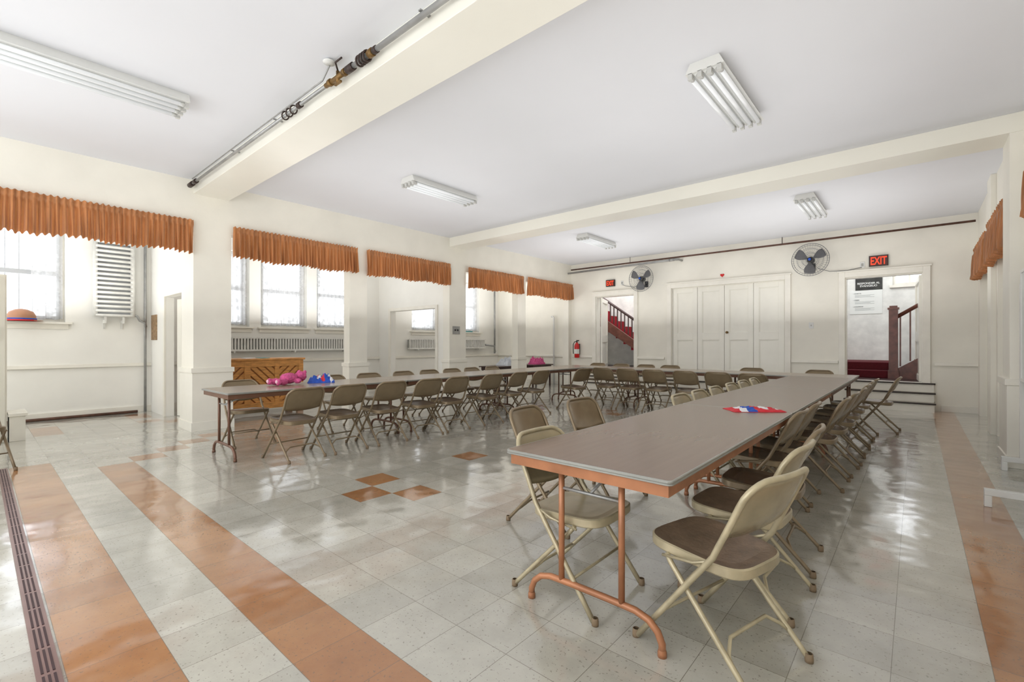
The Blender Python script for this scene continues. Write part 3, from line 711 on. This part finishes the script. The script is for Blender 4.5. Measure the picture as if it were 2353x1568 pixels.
chair(-1.365,2.11,-90,CC,'beige metal folding chair tucked under the table',0)
chair(-2.02,2.80,-86,CT,j=2);chair(-2.0,3.52,-92,CT,j=2)
for y in (4.45,4.97,5.5,6.1,6.62,7.15): chair(-1.46,y,-90,CC,'beige metal folding chair tucked under the table',1.5)
for i,y in enumerate((2.40,2.95,3.55,4.17,4.70,5.45,6.10,6.75)): chair(-5.36,y,90+(8 if i==0 else 0),CT,'taupe metal folding chair facing the long table row',3)
chair(-5.12,7.80,80,CT)
for x in (-4.78,-4.24,-3.70,-3.10,-2.54,-2.0): chair(x,8.52,0,CT,'taupe metal folding chair at the cross tables',4)
for y in (2.32,3.6,4.24,4.93,5.50,6.05,6.60,7.2): chair(-6.55,y,-90,CT,'taupe metal folding chair behind the long table row',4)
for x in (-5.95,-5.3,-4.68,-4.1,-2.45,-1.34): chair(x,9.85,180,CT,'taupe metal folding chair beyond the cross tables',4)
chair(-7.12,-.02,-75,CT,'taupe metal folding chair standing alone by the floor track',0)
# ------------------------------------------------------------ tables
TZ=.765
def rrect(w,l,r,z,n=5):
    o=[]
    for cx,cy,a0 in ((w-r,l-r,0),(-w+r,l-r,pi/2),(-w+r,-l+r,pi),(w-r,-l+r,3*pi/2)):
        for k in range(n+1):
            a=a0+k*pi/2/n;o.append((cx+r*math.cos(a),cy+r*math.sin(a),z))
    return o
def table_parts(W,L,top,leg,ap):
    w=W/2;l=L/2;P=[]
    mb=MB();rs=[rrect(w-.006,l-.006,.02,TZ-.022),rrect(w,l,.025,TZ-.019),rrect(w,l,.025,TZ-.014),rrect(w-.003,l-.003,.024,TZ-.0115),rrect(w,l,.025,TZ-.009),rrect(w,l,.025,TZ-.003),rrect(w-.003,l-.003,.022,TZ),rrect(w-.008,l-.008,.02,TZ)]
    n=len(rs[0])
    for a,b in zip(rs[:-1],rs[1:]): mb.add(a+b,[(k,(k+1)%n,n+(k+1)%n,n+k) for k in range(n)],False,1)
    mb.add(rs[-1],[list(range(n))],False,0);mb.add(rs[0],[list(range(n))[::-1]],False,1)
    P.append(('tabletop',mb.mesh('tabletop',[top,EDGE])))
    a=MB();i=.022;h0=TZ-.072;h1=TZ-.0225
    a.box(-w+i,w-i,-l+i,-l+i+.02,h0,h1).box(-w+i,w-i,l-i-.02,l-i,h0,h1).box(-w+i,-w+i+.02,-l+i+.02,l-i-.02,h0,h1).box(w-i-.02,w-i,-l+i+.02,l-i-.02,h0,h1)
    P.append(('apron',a.mesh('apron',ap)))
    for s in (-1,1):
        yy=s*(l-.11);m=MB();px=.16;fw=.345
        for q in (-1,1): m.tube([(q*px,yy,.150),(q*px,yy,h1-.002)],.0145,10)
        m.tube([(-fw,yy,.013),(-fw-.0,yy,.05),(-fw+.02,yy,.095),(-fw+.06,yy,.130),(-fw+.12,yy,.147),(-.1,yy,.150),(.1,yy,.150),(fw-.12,yy,.147),(fw-.06,yy,.130),(fw-.02,yy,.095),(fw,yy,.05),(fw,yy,.013)],.0155,10)
        m.lathe([(0,0),(.019,0),(.019,.02),(.0155,.03)],(-fw,yy,0),12).lathe([(0,0),(.019,0),(.019,.02),(.0155,.03)],(fw,yy,0),12)
        P.append(('leg_frame',m.mesh('leg_frame',leg)))
        P.append(('brace',MB().tube([(0,yy-s*.0,.60),(0,yy-s*.40,h1-.01)],.007,6).tube([(-px,yy,.60),(px,yy,.60)],.008,6).mesh('brace',STEEL)))
    return P
TR=table_parts(.86,2.345,TOP,COPPER,COPPER);TL=table_parts(.86,2.345,TOP2,BROWNL,BROWNL);TC=table_parts(.86,1.89,TOP2,BROWNL,BROWNL)
TR2=table_parts(.86,2.345,TOP,BROWNL,BROWNL)
for i in range(3):
    thing('folding_table',TR if i<2 else TR2,(-1.14,1.755+2.35*(i+.5),0),0,label='long folding table with walnut top and copper legs' if i<2 else 'long folding table with walnut top',category='table',group='folding tables set in a horseshoe')
    thing('folding_table',TL,(-5.97,1.755+2.35*(i+.5),0),0,label='long folding table with tan top and brown legs',category='table',group='folding tables set in a horseshoe')
for i in range(3):
    thing('folding_table',TC,(-6.40+1.897*(i+.5),9.245,0),pi/2,label='folding cross table with tan top and brown legs',category='table',group='folding tables set in a horseshoe')
# ------------------------------------------------------------ piano
def clip(poly,rect):
    x0,x1,z0,z1=rect
    for ax,lim,sg in ((0,x0,1),(0,x1,-1),(1,z0,1),(1,z1,-1)):
        out=[]
        for i in range(len(poly)):
            a=poly[i];b=poly[(i+1)%len(poly)]
            ia=(a[ax]-lim)*sg>=0;ib=(b[ax]-lim)*sg>=0
            if ia: out.append(a)
            if ia!=ib:
                t=(lim-a[ax])/(b[ax]-a[ax]);out.append((a[0]+(b[0]-a[0])*t,a[1]+(b[1]-a[1])*t))
        poly=out
        if not poly: return []
    return poly
def piano():
    y0,y1=2.68,4.19;X=-9.0
    case=MB().box(X-.58,X-.035,y0,y1,.10,.985)
    lid=MB().box(X-.60,X+.02,y0-.03,y1+.03,.985,1.02)
    fr=MB()
    st=[y0,y0+.09,3.14,3.24,3.66,3.74,y1-.09,y1]
    for a,b in ((st[0],st[1]),(st[2],st[3]),(st[4],st[5]),(st[6],st[7])): fr.box(X-.035,X,a,b,.10,.985)
    pans=[(st[1],st[2]),(st[3],st[4]),(st[5],st[6])]
    for a,b in pans: fr.box(X-.035,X,a,b,.87,.985).box(X-.035,X,a,b,.10,.22)
    P=[('case',case.mesh('case',OAKD)),('lid',lid.mesh('lid',OAK),dict(bevel=.006)),('frame',fr.mesh('frame',OAK),dict(bevel=.003))]
    for q,(a,b) in enumerate(pans):
        pl=MB()
        sg=1 if q%2==0 else -1
        k=-1.4
        while k<1.6:
            c=k;wd=.10
            if sg>0: poly=[(a,.22+c),(b,.22+c+(b-a)),(b,.22+c+(b-a)+wd),(a,.22+c+wd)]
            else: poly=[(a,.22+c+(b-a)),(b,.22+c),(b,.22+c+wd),(a,.22+c+(b-a)+wd)]
            pg=clip(poly,(a,b,.22,.87))
            if len(pg)>2:
                n=len(pg)
                pl.add([(X-.034,u,v) for u,v in pg]+[(X-.016,u,v) for u,v in pg],[list(range(n,2*n)),list(range(n))[::-1]]+[(i,(i+1)%n,n+(i+1)%n,n+i) for i in range(n)])
            k+=.135
        P.append(('chevron_panel',pl.mesh('pl',OAK),dict(bevel=.003)))
    for yy in (y0,y1-.1):
        P.append(('leg',MB().box(X-.10,X-.0,yy,yy+.1,0,.10).mesh('leg',OAKD)));P.append(('leg',MB().box(X-.58,X-.48,yy,yy+.1,0,.10).mesh('leg',OAKD)))
    thing('upright_piano',P,(0,0,0),label='golden oak upright piano with diagonal plank panels',category='piano')
piano()
def rumple(nx,ny,w,l,h,seed,m,matfn=None,wb=.18):
    mb=MB();vs=[]
    for j in range(ny+1):
        for i in range(nx+1):
            u=i/nx*2-1;v=j/ny*2-1
            r=max(abs(u),abs(v));e=max(0,1-r**4)
            wob=1+wb*noise.noise(Vector((u*1.6,v*1.6,seed+5)))
            z=h*e*(.45+.9*abs(noise.noise(Vector((u*2.6,v*2.6,seed))))+.3*noise.noise(Vector((u*7,v*7,seed))))+.003
            vs.append((u*w/2*wob,v*l/2*wob,max(.002,z)))
    W=nx+1;top=len(vs)
    base=[(x,y,.0005) for x,y,z in vs]
    fs=[(j*W+i,j*W+i+1,(j+1)*W+i+1,(j+1)*W+i) for j in range(ny) for i in range(nx)]
    for f in fs:
        j,i=divmod(f[0],W);mi=matfn(i/nx,j/ny) if matfn else 0
        mb.f.append(list(f));mb.sm.append(True);mb.mi.append(mi)
    mb.v=vs+base
    for f in fs: mb.f.append([x+top for x in f][::-1]);mb.sm.append(False);mb.mi.append(0)
    for i in range(nx):
        mb.f.append([i,top+i,top+i+1,i+1]);mb.sm.append(False);mb.mi.append(0)
        q=ny*W+i;mb.f.append([q,q+1,top+q+1,top+q]);mb.sm.append(False);mb.mi.append(0)
    for j in range(ny):
        q=j*W;mb.f.append([q,q+W,top+q+W,top+q]);mb.sm.append(False);mb.mi.append(0)
        q=j*W+nx;mb.f.append([q,top+q,top+q+W,q+W]);mb.sm.append(False);mb.mi.append(0)
    return mb.mesh('rumple',m)
def flagfn(u,v):
    if u<.12: return 0
    if u<.26: return 2
    if u<.44: return 1
    return (0,2)[int((u-.44)/.14)%2] if v>.25 else 0
link('flag_cloth',rumple(44,34,.40,.20,.028,2,[REDCL,BLUEC,WHITEC],flagfn,.06),loc=(-.97,4.06,TZ),rot=(0,0,.68),label='crumpled red white and blue striped cloth on the table',category='cloth')
link('cloth_bag',rumple(40,30,.34,.20,.11,9,[BLUEC,WHITEC,REDCL],lambda u,v:(1 if noise.noise(Vector((u*4,v*4,1)))>.12 else (2 if noise.noise(Vector((u*5,v*5,8)))>.25 else 0))),loc=(-6.12,3.10,TZ),rot=(0,0,1.2),label='crumpled blue and white cloth bag on the table',category='bag')
def sidetable(x,y,w,l,label):
    zt=.66
    P=[('tabletop',MB().box(-w/2,w/2,-l/2,l/2,zt-.03,zt).mesh('t',DWOOD),dict(bevel=.004)),('apron',MB().box(-w/2+.05,w/2-.05,-l/2+.05,l/2-.05,zt-.11,zt-.03).mesh('a',DWOOD))]
    for a in (-1,1):
        for b in (-1,1): P.append(('leg',MB().box(a*(w/2-.08)-.02,a*(w/2-.08)+.02,b*(l/2-.08)-.02,b*(l/2-.08)+.02,0,zt-.11).mesh('l',DWOOD)))
    thing('side_table',P,(x,y,0),label=label,category='table')
sidetable(-8.9,9.8,.7,1.1,'dark wooden side table in the alcove');sidetable(-8.8,11.2,.7,1.0,'dark wooden side table with pink cloth in the alcove')
link('plastic_bag',rumple(30,30,.42,.45,.26,4,[PLASTIC]),loc=(-8.85,10.0,.66),label='crumpled translucent plastic bag on a dark side table',category='bag')
link('pink_cloth',rumple(30,30,.4,.42,.27,14,[PINK]),loc=(-8.75,11.25,.66),label='pile of bright pink cloth on a dark side table',category='cloth')
for k,(yy,m) in enumerate(((3.2,WHITEC),(3.45,TEAL))):
    link('sheet_music',MB().box(-9.35,-9.12,yy,yy+.17,1.0205,1.028).mesh('paper',m),label='sheet music lying on the piano lid',category='paper',bevel=.002)
link('plastic_tray',MB().box(-11.115,-11.03,10.4,10.75,ZW0+.001,ZW0+.035).mesh('tray',TEAL),label='teal plastic tray on a window sill',category='tray',bevel=.006)
def plush():
    mb=MB()
    mb.sphere((0,0,.10),.105,sc=(1.1,1.3,.85)); mb.sphere((.02,.19,.12),.085,sc=(1.15,1,1.0))
    for s in (-1,1):
        mb.sphere((s*.07+.02,.22,.19),.034,sc=(1,.6,1)); mb.sphere((s*.14,.05,.06),.045,sc=(1.6,1,.9)); mb.sphere((s*.085,-.17,.055),.055,sc=(1,1.6,.95))
        mb.sphere((s*.10,-.25,.06),.05,sc=(1,.8,1.1))
    me=mb.mesh('plush',PINK)
    root=link('plush_toy',None,loc=(-6.12,2.66,TZ+.004),rot=(0,0,.25),label='pink plush teddy bear lying on the long table',category='toy',scale=(.84,.84,.78))
    r=link('body',me,parent=root); m=r.modifiers.new('r','REMESH');m.mode='VOXEL';m.voxel_size=.008;m.use_smooth_shade=True
    sm=r.modifiers.new('s','SMOOTH');sm.iterations=5;sm.factor=.6
    tx=bpy.data.textures.new('fur','CLOUDS');tx.noise_scale=.03
    dm=r.modifiers.new('d','DISPLACE');dm.texture=tx;dm.strength=.022;dm.mid_level=.5
    link('muzzle',MB().sphere((.02,.27,.105),.035,sc=(1.2,.8,.9)).mesh('mz',PINKL),parent=root)
    for q in (-1,1):
        link('foot_pad',MB().sphere((q*.10,-.285,.065),.026,sc=(1,.4,1.1)).mesh('pd',PINKL),parent=root)
        link('eye',MB().sphere((.02+q*.032,.268,.145),.009).mesh('ey',BLACK),parent=root)
plush()
cap=[('crown',MB().lathe([(.17,0),(.175,.03),(.17,.09),(.14,.15),(.07,.19),(.01,.20),(0,.20)],seg=24).mesh('cr',BROWNC)),
('band',MB().lathe([(.173,0.0),(.181,.002),(.181,.022),(.173,.024)],seg=24).mesh('bd',REDCL)),
('band',MB().lathe([(.173,0.026),(.181,.028),(.180,.045),(.173,.047)],seg=24).mesh('bd',BLUEC)),
('brim',MB().shell(lambda u,v:((.16*math.cos(pi*u)*(1+.1*v),.09+.14*v*math.sin(pi*u)+.03*math.sin(pi*u),.012-.006*v+.003),(0,0,1)),16,5,.005).mesh('br',BROWNC))]
thing('baseball_cap',cap,(-10.98,.50,ZW0+.001),.3,label='tan baseball cap with blue and red band on the window sill',category='cap')
P=[('body',MB().box(-.3,.3,-.4,.30,.0,2.2).mesh('b',BEAM),dict(bevel=.01)),('door',MB().box(.30,.32,-.38,.285,.12,2.17).mesh('d',BEAM),dict(bevel=.006)),('handle',MB().tube([(.32,.22,1.35),(.36,.22,1.36),(.36,.22,1.50),(.32,.22,1.51)],.008,8).mesh('h',STEEL))]
thing('tall_cabinet',P,(-9.3,-.02,0),label='tall cream metal cabinet in the alcove',category='cabinet')
link('wooden_plinth',MB().box(-9.5,-9.0,.30,.45,0,.33).box(-9.52,-8.98,.29,.47,.33,.37).mesh('pl',TRIM),label='low white painted block beside the cabinet',category='block',bevel=.004)
P=[('board',MB().box(.80,.825,5.35,6.85,.95,2.0).mesh('b',POSTW)),('frame',MB().box(.79,.835,5.32,5.35,.92,2.03).box(.79,.835,6.85,6.88,.92,2.03).box(.79,.835,5.35,6.85,.92,.95).box(.79,.835,5.35,6.85,2.0,2.03).mesh('f',WHITE)),
('upright',MB().box(.79,.835,5.27,5.315,.10,1.9).mesh('u',WHITE)),('upright',MB().box(.79,.835,6.885,6.93,.10,1.9).mesh('u',WHITE))]
for yy,x0 in ((5.27,.41),(6.885,.66)):
    P.append(('foot',MB().box(x0,.84,yy-.005,yy+.05,.09,.14).box(x0,x0+.045,yy-.005,yy+.05,0,.09).mesh('ft',WHITE),dict(bevel=.004)))
thing('mobile_whiteboard',P,(0,0,0),label='white rolling board stand with square tube feet',category='whiteboard')
# ------------------------------------------------------------ lights / world / camera
w=bpy.data.worlds.new('World');S.world=w;w.use_nodes=True
bg=w.node_tree.nodes['Background'];bg.inputs[0].default_value=(0.96,0.98,1,1);bg.inputs[1].default_value=3.6
def area(name,loc,rot,sx,sy,pw,col=(1,1,1)):
    l=bpy.data.lights.new(name,'AREA');l.shape='RECTANGLE';l.size=sx;l.size_y=sy;l.energy=pw;l.color=col
    o=bpy.data.objects.new(name,l);COL.objects.link(o);o.location=loc;o.rotation_euler=rot;return o
for yy,pw in ((1.2,17),(4.9,34),(9.8,50)):
    for xx in (-6.0,-1.6):
        area('bounce_fill',(xx,yy,1.75),(pi,0,0),3.4,3.2,pw,(1,.995,.99))  # unseen upward fill added to brighten the ceiling, no fixture here
for yy,pw in ((.6,32),(4.8,50),(9.8,62)): area('bounce_fill',(-9.8,yy,1.75),(pi,0,0),1.6,2.4,pw,(1,.99,.97))  # same added fill, aimed up inside the alcove
for x,y in ((-7.9,13.0),(-1.4,13.4),(-6.3,13.0)):
    l=bpy.data.lights.new('hall_fill','POINT');l.energy=60;l.shadow_soft_size=.15
    o=bpy.data.objects.new('hall_fill',l);COL.objects.link(o);o.location=(x,y,4.2)  # added fill hidden above the door heads, no lamp body
cam=bpy.data.cameras.new('Camera');co=bpy.data.objects.new('Camera',cam);COL.objects.link(co)
co.location=(0,0,1.30);co.rotation_euler=(math.radians(90),0,math.radians(40.92))
cam.sensor_width=36;cam.lens=36*1071/2353;cam.shift_y=5/2353;cam.clip_start=.05
S.camera=co
S.view_settings.view_transform='Standard'
S.view_settings.exposure=0.0
